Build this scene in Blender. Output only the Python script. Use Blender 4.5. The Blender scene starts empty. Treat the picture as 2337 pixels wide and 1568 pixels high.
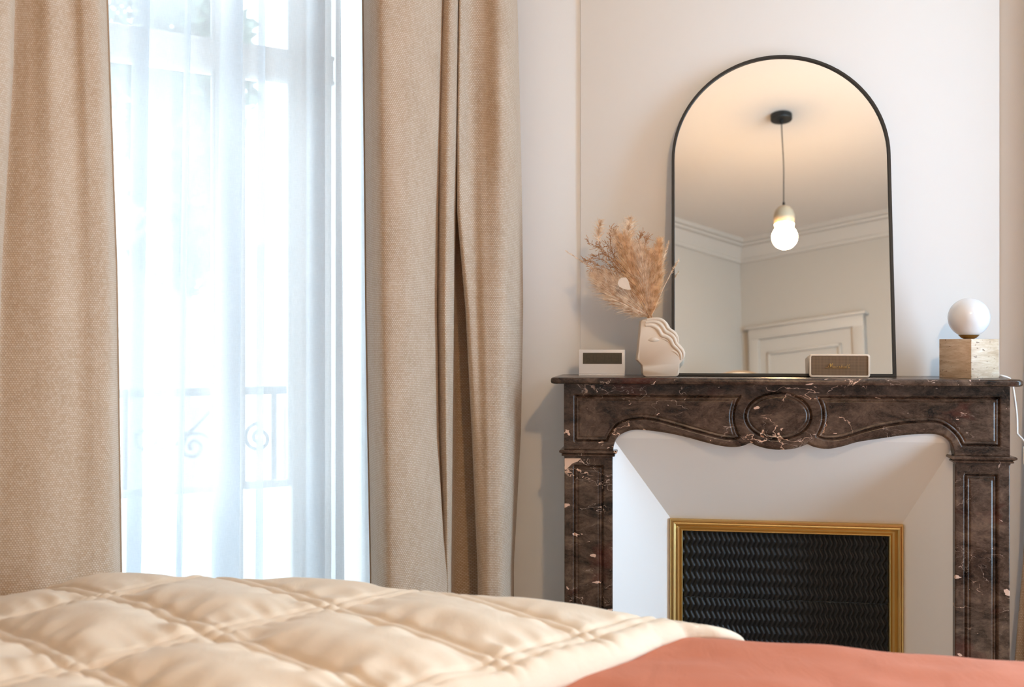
import bpy, bmesh, math, random
import numpy as np
from math import pi, sin, cos, radians, tan, atan, atan2, sqrt
from mathutils import Vector, Matrix, noise as mnoise

random.seed(7); np.random.seed(7)
S = bpy.context.scene
COL = S.collection

# ------------------------------------------------------------------ camera, world, light, exposure
F, PH, ZC = 2300.0, radians(8.8), 1.12
cam_d = bpy.data.cameras.new('camera'); cam = bpy.data.objects.new('camera', cam_d); COL.objects.link(cam)
cam.location = (0, 0, ZC); cam.rotation_euler = (pi/2, 0, PH)
cam_d.sensor_width = 36; cam_d.lens = 36*F/2337; cam_d.clip_start = .02; cam_d.clip_end = 200
cam_d.dof.use_dof = True; cam_d.dof.focus_distance = 2.62; cam_d.dof.aperture_fstop = 3.0
S.camera = cam

S.view_settings.view_transform = 'Standard'; S.view_settings.look = 'None'
S.view_settings.gamma = 1; S.view_settings.use_curve_mapping = False
S.view_settings.exposure = 2.05
S.cycles.use_denoising = True
S.cycles.max_bounces = 10; S.cycles.diffuse_bounces = 5; S.cycles.glossy_bounces = 5
S.cycles.transmission_bounces = 6; S.cycles.transparent_max_bounces = 16
S.cycles.sample_clamp_indirect = 6

W = bpy.data.worlds.new('overcast_sky'); S.world = W; W.use_nodes = True
bg = W.node_tree.nodes['Background']
bg.inputs[0].default_value = (.80, .92, 1.0, 1); bg.inputs[1].default_value = 2.0

A = np.array([-.4687, 2.875])                       # corner of the window wall and the left recess
WA = radians(39.7); wd = np.array([cos(WA), sin(WA)]); wn = np.array([sin(WA), -cos(WA)])
B = np.array([-2.52, 1.295]); E_ = np.array([.51, -1.57]); G_ = np.array([3.56, .28]); R0 = np.array([1.02, 2.99])
HC = 2.9                                            # ceiling height
rd = (G_-R0)/np.linalg.norm(G_-R0); rn = np.array([rd[1], -rd[0]])
if rn @ (np.array([0, 0])-R0) < 0: rn = -rn

def area(name, p, nrm, sx, sz, col, en, portal=False):
    l = bpy.data.lights.new(name, 'AREA'); l.shape = 'RECTANGLE'; l.size = sx; l.size_y = sz
    l.color = col; l.energy = en; l.cycles.is_portal = portal
    o = bpy.data.objects.new(name, l); COL.objects.link(o)
    o.location = p; o.rotation_euler = Vector((nrm[0], nrm[1], 0)).to_track_quat('-Z', 'Y').to_euler()
    return o
rw = R0 + rd*1.25 - rn*.06
area('right_window_daylight', (rw[0], rw[1], 1.45), rn, .95, 2.2, (.49, .75, 1.0), 29)
lw = A - wd*.80 - wn*.42
area('left_window_portal', (lw[0], lw[1], 1.4), wn, 1.5, 2.8, (1, 1, 1), 1, True)
LAMP_COL = (1.0, .645, .335); LAMP_STRENGTH = 90

# ------------------------------------------------------------------ pixel helpers (only to work out real places)
def ray(px, py):
    u = (px-1168.5)/F; v = -(py-784)/F
    return np.array([-sin(PH)+u*cos(PH), cos(PH)+u*sin(PH), v])
CAM = np.array([0, 0, ZC])
def onY(px, py, Y):
    d = ray(px, py); return CAM + d*(Y/d[1])
def onWall(px, off, py=784, A_=A, n_=wn):
    d = ray(px, py); t = (off + n_ @ A_)/(n_ @ d[:2]); return CAM + d*t
MA = radians(6.8); MN = np.array([0, -cos(MA), sin(MA)]); MP = np.array([.299, 2.75, 1.032])
def refl(px, py):
    d = ray(px, py); t = ((MP-CAM) @ MN)/(d @ MN); p = CAM+d*t
    return p, d-2*(d @ MN)*MN
def reflWall(px, py, P, dr, off=0):
    p, r = refl(px, py); n = np.array([-dr[1], dr[0]])
    t = ((P-p[:2]) @ n + off)/(r[:2] @ n); return p+r*t

# ------------------------------------------------------------------ object helpers
def link(o, parent=None, **kw):
    COL.objects.link(o)
    if parent: o.parent = parent
    for k, v in kw.items(): o[k] = v
    return o
def thing(name, loc, label, cat, group=None):
    o = bpy.data.objects.new(name, None); o.location = loc; o.empty_display_size = .05
    link(o); o['label'] = label; o['category'] = cat
    if group: o['group'] = group
    return o
def mesh(name, vs, fs, m, parent=None, smooth=False, uv=None, auto=None, **kw):
    """verts are world coordinates; a child's are shifted by its ancestors' places"""
    off = Vector((0, 0, 0)); p = parent
    while p: off += p.location; p = p.parent
    me = bpy.data.meshes.new(name)
    vs = np.asarray(vs, float) - np.array(off)
    me.from_pydata(vs.tolist(), [], [list(f) for f in fs])
    if uv is not None:
        l = me.uv_layers.new(name='uv'); idx = np.empty(len(me.loops), int); me.loops.foreach_get('vertex_index', idx)
        l.data.foreach_set('uv', np.asarray(uv, float)[idx].ravel())
    me.materials.append(m)
    if smooth: me.polygons.foreach_set('use_smooth', [True]*len(me.polygons))
    if auto is not None:
        me.polygons.foreach_set('use_smooth', [True]*len(me.polygons)); me.set_sharp_from_angle(angle=radians(auto))
    me.update()
    o = bpy.data.objects.new(name, me); link(o, parent, **kw); return o
def frombm(name, bm, m, parent=None, auto=30, **kw):
    bmesh.ops.recalc_face_normals(bm, faces=bm.faces)
    bm.verts.index_update()
    vs = [v.co[:] for v in bm.verts]; fs = [[v.index for v in f.verts] for f in bm.faces]
    bm.free()
    return mesh(name, vs, fs, m, parent, auto=auto, **kw)
def box_bm(c, s, rz=0, bev=0, seg=2, rx=0, bm=None):
    bm = bm or bmesh.new()
    M = Matrix.Translation(c) @ Matrix.Rotation(rz, 4, 'Z') @ Matrix.Rotation(rx, 4, 'X') @ Matrix.Diagonal((*s, 1))
    r = bmesh.ops.create_cube(bm, size=1, matrix=M)
    if bev:
        es = list({e for v in r['verts'] for e in v.link_edges})
        bmesh.ops.bevel(bm, geom=es, offset=bev, segments=seg, profile=.5, affect='EDGES')
    return bm
def tube_bm(pts, r, n=8, bm=None, caps=True):
    bm = bm or bmesh.new(); pts = [Vector(p) for p in pts]; rings = []
    rs = r if hasattr(r, '__len__') else [r]*len(pts)
    up = None
    for i, p in enumerate(pts):
        t = (pts[min(i+1, len(pts)-1)]-pts[max(i-1, 0)]).normalized()
        if up is None: up = t.orthogonal().normalized()
        up = (up - t*up.dot(t)); up = up.normalized() if up.length > 1e-6 else t.orthogonal().normalized()
        b = t.cross(up)
        rings.append([bm.verts.new(p+(up*cos(2*pi*k/n)+b*sin(2*pi*k/n))*rs[i]) for k in range(n)])
    for a, b in zip(rings, rings[1:]):
        for k in range(n): bm.faces.new((a[k], a[(k+1) % n], b[(k+1) % n], b[k]))
    if caps:
        bm.faces.new(rings[0][::-1]); bm.faces.new(rings[-1])
    return bm
def lathe_bm(prof, c, n=40, bm=None):
    bm = bm or bmesh.new(); rings = []
    for r, z in prof:
        if r < 1e-6: rings.append([bm.verts.new((c[0], c[1], c[2]+z))])
        else: rings.append([bm.verts.new((c[0]+r*cos(2*pi*k/n), c[1]+r*sin(2*pi*k/n), c[2]+z)) for k in range(n)])
    for a, b in zip(rings, rings[1:]):
        for k in range(n):
            k2 = (k+1) % n
            if len(a) == 1 and len(b) == 1: continue
            if len(a) == 1: bm.faces.new((a[0], b[k2], b[k]))
            elif len(b) == 1: bm.faces.new((a[k], a[k2], b[0]))
            else: bm.faces.new((a[k], a[k2], b[k2], b[k]))
    return bm
def catmull(P, n):
    P = np.asarray(P, float); P = np.vstack([2*P[0]-P[1], P, 2*P[-1]-P[-2]]); out = []
    for i in range(1, len(P)-2):
        for k in range(n):
            t = k/n
            out.append(.5*((2*P[i])+(-P[i-1]+P[i+1])*t+(2*P[i-1]-5*P[i]+4*P[i+1]-P[i+2])*t*t+(-P[i-1]+3*P[i]-3*P[i+1]+P[i+2])*t**3))
    out.append(P[-2]); return np.array(out)
def grid_faces(nu, nv):
    i = np.arange(nv-1)[:, None]*nu + np.arange(nu-1)[None, :]
    return np.stack([i, i+1, i+1+nu, i+nu], -1).reshape(-1, 4).tolist()
def prism(name, poly, z0, z1, m, parent=None, **kw):
    n = len(poly); vs = [(*p, z0) for p in poly]+[(*p, z1) for p in poly]
    fs = [list(range(n))[::-1], list(range(n, 2*n))]+[[i, (i+1) % n, (i+1) % n+n, i+n] for i in range(n)]
    bm = bmesh.new(); V = [bm.verts.new(v) for v in vs]
    for f in fs: bm.faces.new([V[i] for i in f])
    return frombm(name, bm, m, parent, auto=None, **kw)

# ------------------------------------------------------------------ materials
class N:
    def __init__(s, name):
        s.m = bpy.data.materials.new(name); s.m.use_nodes = True; s.t = s.m.node_tree; s.p = s.t.nodes['Principled BSDF']
        s.out = s.t.nodes['Material Output']
    def n(s, typ, **kw):
        x = s.t.nodes.new(typ)
        for k, v in kw.items():
            if k.startswith('i_'):
                key = k[2:]; key = int(key) if key.isdigit() else key
                s.set(x.inputs[key], v)
            else: setattr(x, k, v)
        return x
    def set(s, inp, v):
        if isinstance(v, bpy.types.NodeSocket): s.t.links.new(v, inp)
        else: inp.default_value = v
    def math(s, op, a, b=0.0, c=None):
        x = s.n('ShaderNodeMath', operation=op); s.set(x.inputs[0], a); s.set(x.inputs[1], b)
        if c is not None: s.set(x.inputs[2], c)
        return x.outputs[0]
    def mix(s, f, a, b, blend='MIX'):
        x = s.n('ShaderNodeMix', data_type='RGBA', blend_type=blend); s.set(x.inputs[0], f); s.set(x.inputs[6], a); s.set(x.inputs[7], b)
        return x.outputs[2]
    def ramp(s, f, stops):
        x = s.n('ShaderNodeValToRGB'); s.set(x.inputs[0], f); e = x.color_ramp.elements
        while len(e) < len(stops): e.new(.5)
        for el, (p, c) in zip(e, stops): el.position = p; el.color = c if len(c) == 4 else (*c, 1)
        return x.outputs[0]
    def coord(s, kind='Object', scale=(1, 1, 1)):
        c = s.n('ShaderNodeTexCoord').outputs[kind]
        mp = s.n('ShaderNodeMapping'); mp.inputs['Scale'].default_value = scale; s.t.links.new(c, mp.inputs[0]); return mp.outputs[0]
    def noise(s, vec, scale, detail=4, rough=.55, dist=0):
        x = s.n('ShaderNodeTexNoise'); s.set(x.inputs['Vector'], vec); x.inputs['Scale'].default_value = scale
        x.inputs['Detail'].default_value = detail; x.inputs['Roughness'].default_value = rough; x.inputs['Distortion'].default_value = dist
        return x.outputs[0]
    def bump(s, h, strength=.3, dist=.002):
        x = s.n('ShaderNodeBump'); x.inputs['Strength'].default_value = strength; x.inputs['Distance'].default_value = dist
        s.set(x.inputs['Height'], h); s.t.links.new(x.outputs[0], s.p.inputs['Normal']); return x.outputs[0]
    def base(s, c, rough=.5, metal=0, **kw):
        s.set(s.p.inputs['Base Color'], c if isinstance(c, bpy.types.NodeSocket) or len(c) == 4 else (*c, 1))
        s.set(s.p.inputs['Roughness'], rough); s.p.inputs['Metallic'].default_value = metal
        for k, v in kw.items(): s.set(s.p.inputs[k.replace('_', ' ')], v)
        return s.m

def simple(name, c, rough=.5, metal=0, var=.06, scale=30, bump=0, **kw):
    g = N(name); v = g.coord(); f = g.noise(v, scale)
    c2 = g.mix(f, (*[x*(1-var) for x in c], 1), (*[min(1, x*(1+var)) for x in c], 1))
    if bump: g.bump(g.noise(v, scale*8), bump, .001)
    return g.base(c2, rough, metal, **kw)

M_wall = simple('white_wall_paint', (.80, .785, .775), .7, var=.012, scale=3, bump=.05)
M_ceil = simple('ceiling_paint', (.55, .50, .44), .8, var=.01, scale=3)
M_plaster = simple('insert_white_plaster', (.80, .78, .765), .6, var=.012, scale=5, bump=.05)
M_back = simple('dimmed_wall_paint', (.38, .345, .30), .8, var=.012, scale=3)  # wall paint darkened in its colour so the back of the room reads dimmer
M_btrim = simple('dimmed_satin_trim', (.41, .375, .33), .5, var=.01)  # trim colour lowered along with the dimmed back walls
M_trim = simple('white_gloss_trim', (.82, .81, .80), .4, var=.01)
M_black = simple('black_metal', (.008, .007, .006), .5, 0, var=.2)
M_white_plastic = simple('white_plastic', (.80, .80, .84), .35, var=.01)
M_cream_plastic = simple('cream_leatherette', (.74, .62, .50), .55, var=.03, bump=.1)
M_wood = simple('oak_floor', (.36, .22, .12), .4, var=.2, scale=12)

def marble():
    g = N('dark_veined_marble'); v = g.coord('Object', (1, 1, 1.7))
    warp = g.n('ShaderNodeTexNoise'); g.set(warp.inputs['Vector'], v); warp.inputs['Scale'].default_value = 6; warp.inputs['Detail'].default_value = 5
    wv = g.n('ShaderNodeVectorMath', operation='MULTIPLY_ADD'); g.set(wv.inputs[0], warp.outputs[1]); wv.inputs[1].default_value = (.22, .22, .22); g.set(wv.inputs[2], v)
    wv = wv.outputs[0]
    c0 = g.ramp(g.noise(wv, 9, 10, .78), [(.37, (.006, .0035, .0025)), (.46, (.040, .023, .015)), (.55, (.090, .054, .037)), (.70, (.185, .122, .082))])
    red = g.noise(wv, 4, 3, .5)
    c0 = g.mix(g.math('MULTIPLY', g.ramp(red, [(.60, (0, 0, 0)), (.66, (1, 1, 1))]), .4), c0, (.10, .016, .010, 1))
    fine = g.noise(v, 150, 4, .7)
    c0 = g.mix(g.ramp(fine, [(.5, (0, 0, 0)), (.85, (.35, .35, .35))]), c0, (.19, .13, .10, 1))
    def vein(sc, w, lo, hi, seed, msc=3.4):
        mp = g.n('ShaderNodeMapping'); mp.inputs['Location'].default_value = (seed, seed*.7, seed*1.3); g.set(mp.inputs[0], wv)
        f = g.noise(mp.outputs[0], sc, 4, .55)
        width = g.math('MULTIPLY', g.ramp(g.noise(mp.outputs[0], 23, 3), [(.35, (.12, .12, .12)), (.75, (1, 1, 1))]), w)
        line = g.math('LESS_THAN', g.math('ABSOLUTE', g.math('SUBTRACT', f, .5)), width)
        mask = g.ramp(g.noise(mp.outputs[0], msc, 3), [(lo, (0, 0, 0)), (hi, (1, 1, 1))])
        return g.math('MULTIPLY', line, mask)
    c1 = g.mix(g.math('MULTIPLY', vein(5.5, .010, .55, .58, 3.1), .95), c0, (.66, .42, .30, 1))
    c1 = g.mix(g.math('MULTIPLY', vein(9, .0065, .545, .60, 9.4, 5), .7), c1, (.52, .38, .31, 1))
    c1 = g.mix(g.math('MULTIPLY', vein(7, .007, .59, .63, 17.7, 6), .8), c1, (.60, .44, .36, 1))
    bl = g.math('MAXIMUM', g.noise(wv, 19, 2, .4), g.math('SUBTRACT', g.noise(wv, 46, 2, .5), .025))
    c1 = g.mix(g.math('GREATER_THAN', bl, .725), c1, (.66, .44, .34, 1))
    g.bump(g.noise(v, 60, 4), .05, .001)
    return g.base(c1, g.math('MULTIPLY_ADD', fine, .12, .18), Specular_IOR_Level=.38)
M_marble = marble()
M_repair = simple('pale_pink_filler', (.72, .50, .38), .5, var=.06)
def brass(name, c=(.74, .52, .21), r=.33):
    g = N(name); v = g.coord()
    f = g.noise(v, 9, 3)
    return g.base(g.mix(f, (*[x*.8 for x in c], 1), (*c, 1)), r, 1.0)
M_brass = brass('aged_brass'); M_brass2 = brass('polished_brass', (.42, .25, .07), .25)
M_screen = simple('black_enamelled_screen', (.004, .0045, .006), .55, var=.3, scale=9, bump=.2)
M_mirror = N('mirror_silver'); M_mirror = M_mirror.base((.86, .85, .82), .0, 1.0)

def linen():
    g = N('beige_basket_weave_linen'); uv = g.n('ShaderNodeTexCoord').outputs['UV']
    sep = g.n('ShaderNodeSeparateXYZ'); g.set(sep.inputs[0], uv)
    k = 1/.0050
    v = g.math('MULTIPLY', sep.outputs[1], k*1.12); row = g.math('FLOOR', v)
    u = g.math('ADD', g.math('MULTIPLY', sep.outputs[0], k), g.math('MULTIPLY', g.math('MODULO', g.math('ABSOLUTE', row), 2.0), .5))
    su = g.math('ABSOLUTE', g.math('SINE', g.math('MULTIPLY', u, pi))); sv = g.math('ABSOLUTE', g.math('SINE', g.math('MULTIPLY', v, pi)))
    h = g.math('POWER', g.math('MULTIPLY', su, sv), .55)
    cell = g.n('ShaderNodeTexWhiteNoise', noise_dimensions='2D'); cx = g.n('ShaderNodeCombineXYZ'); g.set(cx.inputs[0], g.math('FLOOR', u)); g.set(cx.inputs[1], row); g.set(cell.inputs[0], cx.outputs[0])
    mott = g.noise(g.coord('Object', (1, 1, .45)), 16, 5, .6)
    th = g.mix(mott, (.36, .245, .15, 1), (.66, .52, .39, 1))
    th = g.mix(g.math('MULTIPLY', cell.outputs[0], .35), th, (.80, .71, .61, 1))
    c = g.mix(h, (.33, .21, .125, 1), th)
    g.base(c, .85, Sheen_Weight=.25)
    b = g.bump(h, .5, .0012)
    tr = g.n('ShaderNodeBsdfTranslucent'); g.set(tr.inputs[0], g.mix(h, (.50, .20, .05, 1), (.66, .30, .09, 1))); g.set(tr.inputs['Normal'], b)
    mx = g.n('ShaderNodeMixShader'); mx.inputs[0].default_value = .07
    g.t.links.new(g.p.outputs[0], mx.inputs[1]); g.t.links.new(tr.outputs[0], mx.inputs[2]); g.t.links.new(mx.outputs[0], g.out.inputs[0])
    return g.m
M_linen = linen()
def sheer():
    g = N('white_voile'); uv = g.n('ShaderNodeTexCoord').outputs['UV']
    sep = g.n('ShaderNodeSeparateXYZ'); g.set(sep.inputs[0], uv)
    mp = g.n('ShaderNodeMapping'); mp.inputs['Scale'].default_value = (900, 60, 1); g.set(mp.inputs[0], uv)
    mp2 = g.n('ShaderNodeMapping'); mp2.inputs['Scale'].default_value = (60, 900, 1); g.set(mp2.inputs[0], uv)
    th = g.math('MULTIPLY', g.math('ADD', g.noise(mp.outputs[0], 1, 2), g.noise(mp2.outputs[0], 1, 2)), .5)
    tr = g.n('ShaderNodeBsdfTranslucent'); tr.inputs[0].default_value = (.74, .775, .80, 1)
    df = g.n('ShaderNodeBsdfDiffuse'); df.inputs[0].default_value = (.86, .89, .92, 1)
    a = g.n('ShaderNodeMixShader'); a.inputs[0].default_value = .22; g.t.links.new(tr.outputs[0], a.inputs[1]); g.t.links.new(df.outputs[0], a.inputs[2])
    tp = g.n('ShaderNodeBsdfTransparent'); tp.inputs[0].default_value = (.97, .98, 1, 1)
    b = g.n('ShaderNodeMixShader'); g.set(b.inputs[0], g.math('MULTIPLY_ADD', th, .25, .58))
    g.t.links.new(tp.outputs[0], b.inputs[1]); g.t.links.new(a.outputs[0], b.inputs[2]); g.t.links.new(b.outputs[0], g.out.inputs[0])
    return g.m
M_sheer = sheer()
def glass():
    g = N('window_glass'); tp = g.n('ShaderNodeBsdfTransparent'); gl = g.n('ShaderNodeBsdfGlossy'); gl.inputs['Roughness'].default_value = .02
    fr = g.n('ShaderNodeFresnel'); fr.inputs[0].default_value = 1.45
    m = g.n('ShaderNodeMixShader'); g.set(m.inputs[0], fr.outputs[0]); g.t.links.new(tp.outputs[0], m.inputs[1]); g.t.links.new(gl.outputs[0], m.inputs[2]); g.t.links.new(m.outputs[0], g.out.inputs[0]); return g.m
M_glass = glass()
g = N('voile_fill_translucent'); tr = g.n('ShaderNodeBsdfTranslucent'); tr.inputs[0].default_value = (.92, .95, .97, 1)
mx = g.n('ShaderNodeMixShader'); mx.inputs[0].default_value = .8; g.base((.85, .87, .88), .5); g.t.links.new(g.p.outputs[0], mx.inputs[1]); g.t.links.new(tr.outputs[0], mx.inputs[2]); g.t.links.new(mx.outputs[0], g.out.inputs[0]); M_fill = g.m  # translucent sheet added to let skylight through and brighten the voile
def cotton(name, c1, c2, bump=.35, sc=7):
    g = N(name); v = g.coord()
    f = g.noise(v, sc, 5, .55); c = g.mix(f, (*c1, 1), (*c2, 1))
    w = g.noise(g.coord('Object', (1, .5, 1)), 14, 4, .6, .6)
    g.bump(w, bump, .012); return g.base(c, .8, Sheen_Weight=.04)
M_quilt = cotton('cream_cotton_quilt', (.62, .475, .34), (.71, .565, .425), .22)
M_terra = cotton('terracotta_cotton', (.43, .118, .052), (.48, .138, .061), .25)
M_vase = simple('matte_cream_ceramic', (.62, .50, .39), .5, var=.02)
M_opal = simple('opal_glass', (.82, .82, .84), .2, var=.01)
def travertine():
    g = N('travertine'); v = g.coord('Object', (1, 1, 5))
    f = g.noise(v, 14, 8, .7, .3); c = g.ramp(f, [(.3, (.42, .28, .17)), (.5, (.60, .45, .31)), (.7, (.76, .65, .52))])
    p = g.noise(g.coord('Object', (1, 1, 2.6)), 60, 3, .6); pit = g.math('GREATER_THAN', p, .66)
    c = g.mix(pit, c, (.26, .16, .10, 1)); g.bump(g.math('SUBTRACT', f, pit), .4, .0015)
    return g.base(c, .5)
M_trav = travertine()

# ------------------------------------------------------------------ the room
room = [A, B, E_, G_, R0]
cen = np.mean(room, 0)
ZW = .02
big = [cen+(p-cen)*1.25 for p in room]
prism('floor', [tuple(p) for p in big], -.1, 0, M_wood, kind='structure')
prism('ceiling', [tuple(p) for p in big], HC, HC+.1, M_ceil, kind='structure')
def wall(name, P, Q, n, openings=(), th=.3, m=M_wall):
    """n points into the room; openings (s0,s1,z0,z1) along P->Q"""
    d = (Q-P)/np.linalg.norm(Q-P); L = np.linalg.norm(Q-P)
    vs, fs = [], []
    def bx(s0, s1, z0, z1):
        k = len(vs)
        for z in (z0, z1):
            for (s, o) in ((s0, 0), (s1, 0), (s1, -th), (s0, -th)):
                p = P+d*s+n*o; vs.append((p[0], p[1], z))
        for f in ((0, 1, 2, 3), (4, 5, 6, 7), (0, 1, 5, 4), (1, 2, 6, 5), (2, 3, 7, 6), (3, 0, 4, 7)): fs.append([k+i for i in f])
    s = 0
    for (s0, s1, z0, z1) in openings:
        bx(s, s0, 0, HC); s = s1
        if z0 > 0: bx(s0, s1, 0, z0)
        bx(s0, s1, z1, HC)
    bx(s, L, 0, HC)
    bm = bmesh.new(); V = [bm.verts.new(v) for v in vs]
    for f in fs: bm.faces.new([V[i] for i in f])
    return frombm(name, bm, m, auto=None, kind='structure')
def sOf(p): return float((np.asarray(p)[:2]-A) @ (-wd))
WO = -.13                                           # the glazing plane, set back in the reveal
s_right = sOf(onWall(842, WO)); s_left = sOf(onWall(10, WO))
wall('wall_window', A, B, wn, [(s_right, s_left, 0.0, 2.62)])
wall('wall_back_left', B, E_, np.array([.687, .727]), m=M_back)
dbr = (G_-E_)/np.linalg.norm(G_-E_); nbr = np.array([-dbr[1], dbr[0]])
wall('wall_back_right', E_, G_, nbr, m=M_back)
wall('wall_right', R0, G_, rn, [(.75, 1.75, .25, 2.6)])
# the fireplace wall: recess either side and the chimney breast
prism('wall_fireplace', [(A[0]-.3, 2.875), (.3, 2.875), (.3, 2.99), (R0[0]+.3, 2.99), (R0[0]+.3, 3.2), (A[0]-.3, 3.2)], 0, HC, M_wall, kind='structure')
BX0, BX1 = -.2464, .8782
bm = bmesh.new()
box_bm(((BX0+BX1)/2, 2.94, HC/2), (BX1-BX0, .14, HC), bev=.0008, bm=bm)
# opening behind the hood stays solid: the hood is shallower than the marble surround
frombm('wall_chimney_breast', bm, M_wall, kind='structure')
def cornice(name, P, Q, n):
    d = (Q-P)/np.linalg.norm(Q-P)
    prof = [(0, -.15), (.012, -.15), (.016, -.125), (.012, -.12), (.03, -.085), (.055, -.05), (.075, -.045), (.08, -.03), (.1, -.028), (.1, 0), (0, 0)]
    bm = bmesh.new(); rr = []
    for X in (P-d*.1, Q+d*.1):
        rr.append([bm.verts.new((*(X+n*o), HC+z)) for o, z in prof])
    k = len(prof)
    for i in range(k): bm.faces.new((rr[0][i], rr[0][(i+1) % k], rr[1][(i+1) % k], rr[1][i]))
    frombm(name, bm, M_btrim, auto=20, kind='structure')
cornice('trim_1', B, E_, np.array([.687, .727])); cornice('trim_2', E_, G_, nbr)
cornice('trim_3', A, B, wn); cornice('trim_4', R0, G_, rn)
def skirting(name, P, Q, n):
    d = (Q-P)/np.linalg.norm(Q-P); bm = bmesh.new()
    pr = [(0, 0), (.018, 0), (.018, .12), (.008, .14), (0, .14)]
    rr = [[bm.verts.new((*(X+n*o), z)) for o, z in pr] for X in (P, Q)]
    for i in range(5): bm.faces.new((rr[0][i], rr[0][(i+1) % 5], rr[1][(i+1) % 5], rr[1][i]))
    for r in rr: bm.faces.new(r)
    frombm(name, bm, M_trim, auto=20, kind='structure')
skirting('baseboard_back_left', B, E_, np.array([.687, .727])); skirting('baseboard_back_right', E_, G_, nbr)

# door in the back right wall, seen in the mirror
dd = dbr
pa = reflWall(1715, 756, E_, dd); pb = reflWall(1976, 722, E_, dd)
pc = reflWall(1722, 770, E_, dd); pe = reflWall(1757, 806, E_, dd); pf = reflWall(1925, 786, E_, dd)
def sD(p): return float((p[:2]-E_) @ dd)
s0, s1 = sD(pa), sD(pb); zt = (pa[2]+pb[2])/2
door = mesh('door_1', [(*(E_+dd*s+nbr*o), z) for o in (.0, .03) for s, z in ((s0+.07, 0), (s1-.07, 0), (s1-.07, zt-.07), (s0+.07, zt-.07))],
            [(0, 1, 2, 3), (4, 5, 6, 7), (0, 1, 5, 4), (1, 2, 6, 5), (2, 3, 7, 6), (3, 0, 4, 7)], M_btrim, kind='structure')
def wbox(name, P, d, n, a, b, z0, z1, o0, o1, m, parent=None, bev=.004, **kw):
    c = P+d*(a+b)/2+n*(o0+o1)/2
    return frombm(name, box_bm((c[0], c[1], (z0+z1)/2), (abs(b-a), abs(o1-o0), z1-z0), atan2(d[1], d[0]), bev), m, parent, auto=30, **kw)
wbox('door_frame', E_, dd, nbr, s0, s0+.075, 0, zt, 0, .05, M_btrim, door); wbox('door_frame', E_, dd, nbr, s1-.075, s1, 0, zt, 0, .05, M_btrim, door)
wbox('door_frame', E_, dd, nbr, s0, s1, zt-.075, zt, 0, .052, M_btrim, door); wbox('door_cap', E_, dd, nbr, s0-.02, s1+.02, zt, zt+.02, 0, .065, M_btrim, door)
e0, e1 = sorted((sD(pe), sD(pf))); ez = (pe[2]+pf[2])/2
for (z0, z1) in ((1.05, ez), (.2, .9)):
    for a, b, c, e in ((e0, e1, z1-.02, z1), (e0, e1, z0, z0+.02), (e0, e0+.02, z0, z1), (e1-.02, e1, z0, z1)):
        wbox('door_moulding', E_, dd, nbr, a, b, c, e, .03, .045, M_btrim, door)
frombm('door_handle', lathe_bm([(0, .0), (.025, .002), (.028, .02), (.018, .04), (0, .045)], (*(E_+dd*(s0+.13)+nbr*.045), 1.02)), M_brass2, door)

# ------------------------------------------------------------------ window_1 (glazed doors behind the voile)
def wp(s, off, z):
    p = A - wd*s + wn*off; return (p[0], p[1], z)
def zAt(px, py, off=WO): return onWall(px, off, py)[2]
fr = bpy.data.objects.new('window_1', None); fr.location = (*(A-wd*.8+wn*WO), 0); link(fr, kind='structure')
S_ = lambda px: sOf(onWall(px, WO))
def bar(name, sa, sb, z0, z1, o0=-.03, o1=.03, m=M_trim, bev=.005):
    return wbox(name, A, -wd, wn, min(sa, sb), max(sa, sb), z0, z1, WO+o0, WO+o1, m, fr, bev)
zb1 = (zAt(415, 155)+zAt(655, 193))/2; zt1 = (zAt(415, 92)+zAt(660, 135))/2
zsill = zAt(440, 1117)
sR, sr, sm1, sm0, sl, sL = s_right, S_(660), S_(550), S_(486), S_(60), s_left
bar('window_frame', sR, sR+.025, 0, 2.62); bar('window_frame', sL-.03, sL, 0, 2.62); bar('window_frame', sR, sL, 2.57, 2.62)
bar('transom', S_(750), sL-.02, zb1+.008, zt1, -.035, .04)
bar('transom_moulding', S_(750), sL-.02, zb1, zb1+.012, -.03, .05); bar('transom_moulding', S_(750), sL-.02, zt1-.004, zt1+.008, -.03, .05)
bar('casement_stile', S_(750), sr, .02, 2.58, -.025, .025); bar('voile_fill_panel', sR+.02, S_(750), .02, 2.58, -.006, .006, M_fill, 0); bar('casement_stile', sm1, (sm1+sm0)/2, .02, 2.58, -.025, .025)  # the translucent side panel is added to light the voile from behind
bar('casement_stile', (sm1+sm0)/2, sm0, .02, 2.58, -.025, .032); bar('casement_stile', sl, sL-.03, .02, 2.58, -.025, .025)
for a, b in ((sr, sm1), (sm0, sl)):
    bar('glass_pane', a, b, zsill, zb1, -.003, .003, M_glass, 0)
    bar('glass_pane', a, b, zt1, 2.58, -.003, .003, M_glass, 0)
    bar('glazing_bead', a, a+.008, zsill, zb1, .003, .018); bar('glazing_bead', b-.008, b, zsill, zb1, .003, .018)
    bar('glazing_bead', a, a+.008, zt1, 2.58, .003, .018)
    bar('voile_fill_panel', a, b, .02, zsill-.0, -.006, .006, M_fill, 0); bar('panel_moulding', a, b, zsill-.006, zsill+.012, .0, .035)  # solid lower panel made translucent so the voile in front stays bright
bar('espagnolette_rod', (sm1+sm0)/2-.008, (sm1+sm0)/2+.008, .1, 2.5, .032, .048)
bar('window_handle', (sm1+sm0)/2-.012, (sm1+sm0)/2+.012, 1.02, 1.16, .045, .07, M_brass2)

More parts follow.
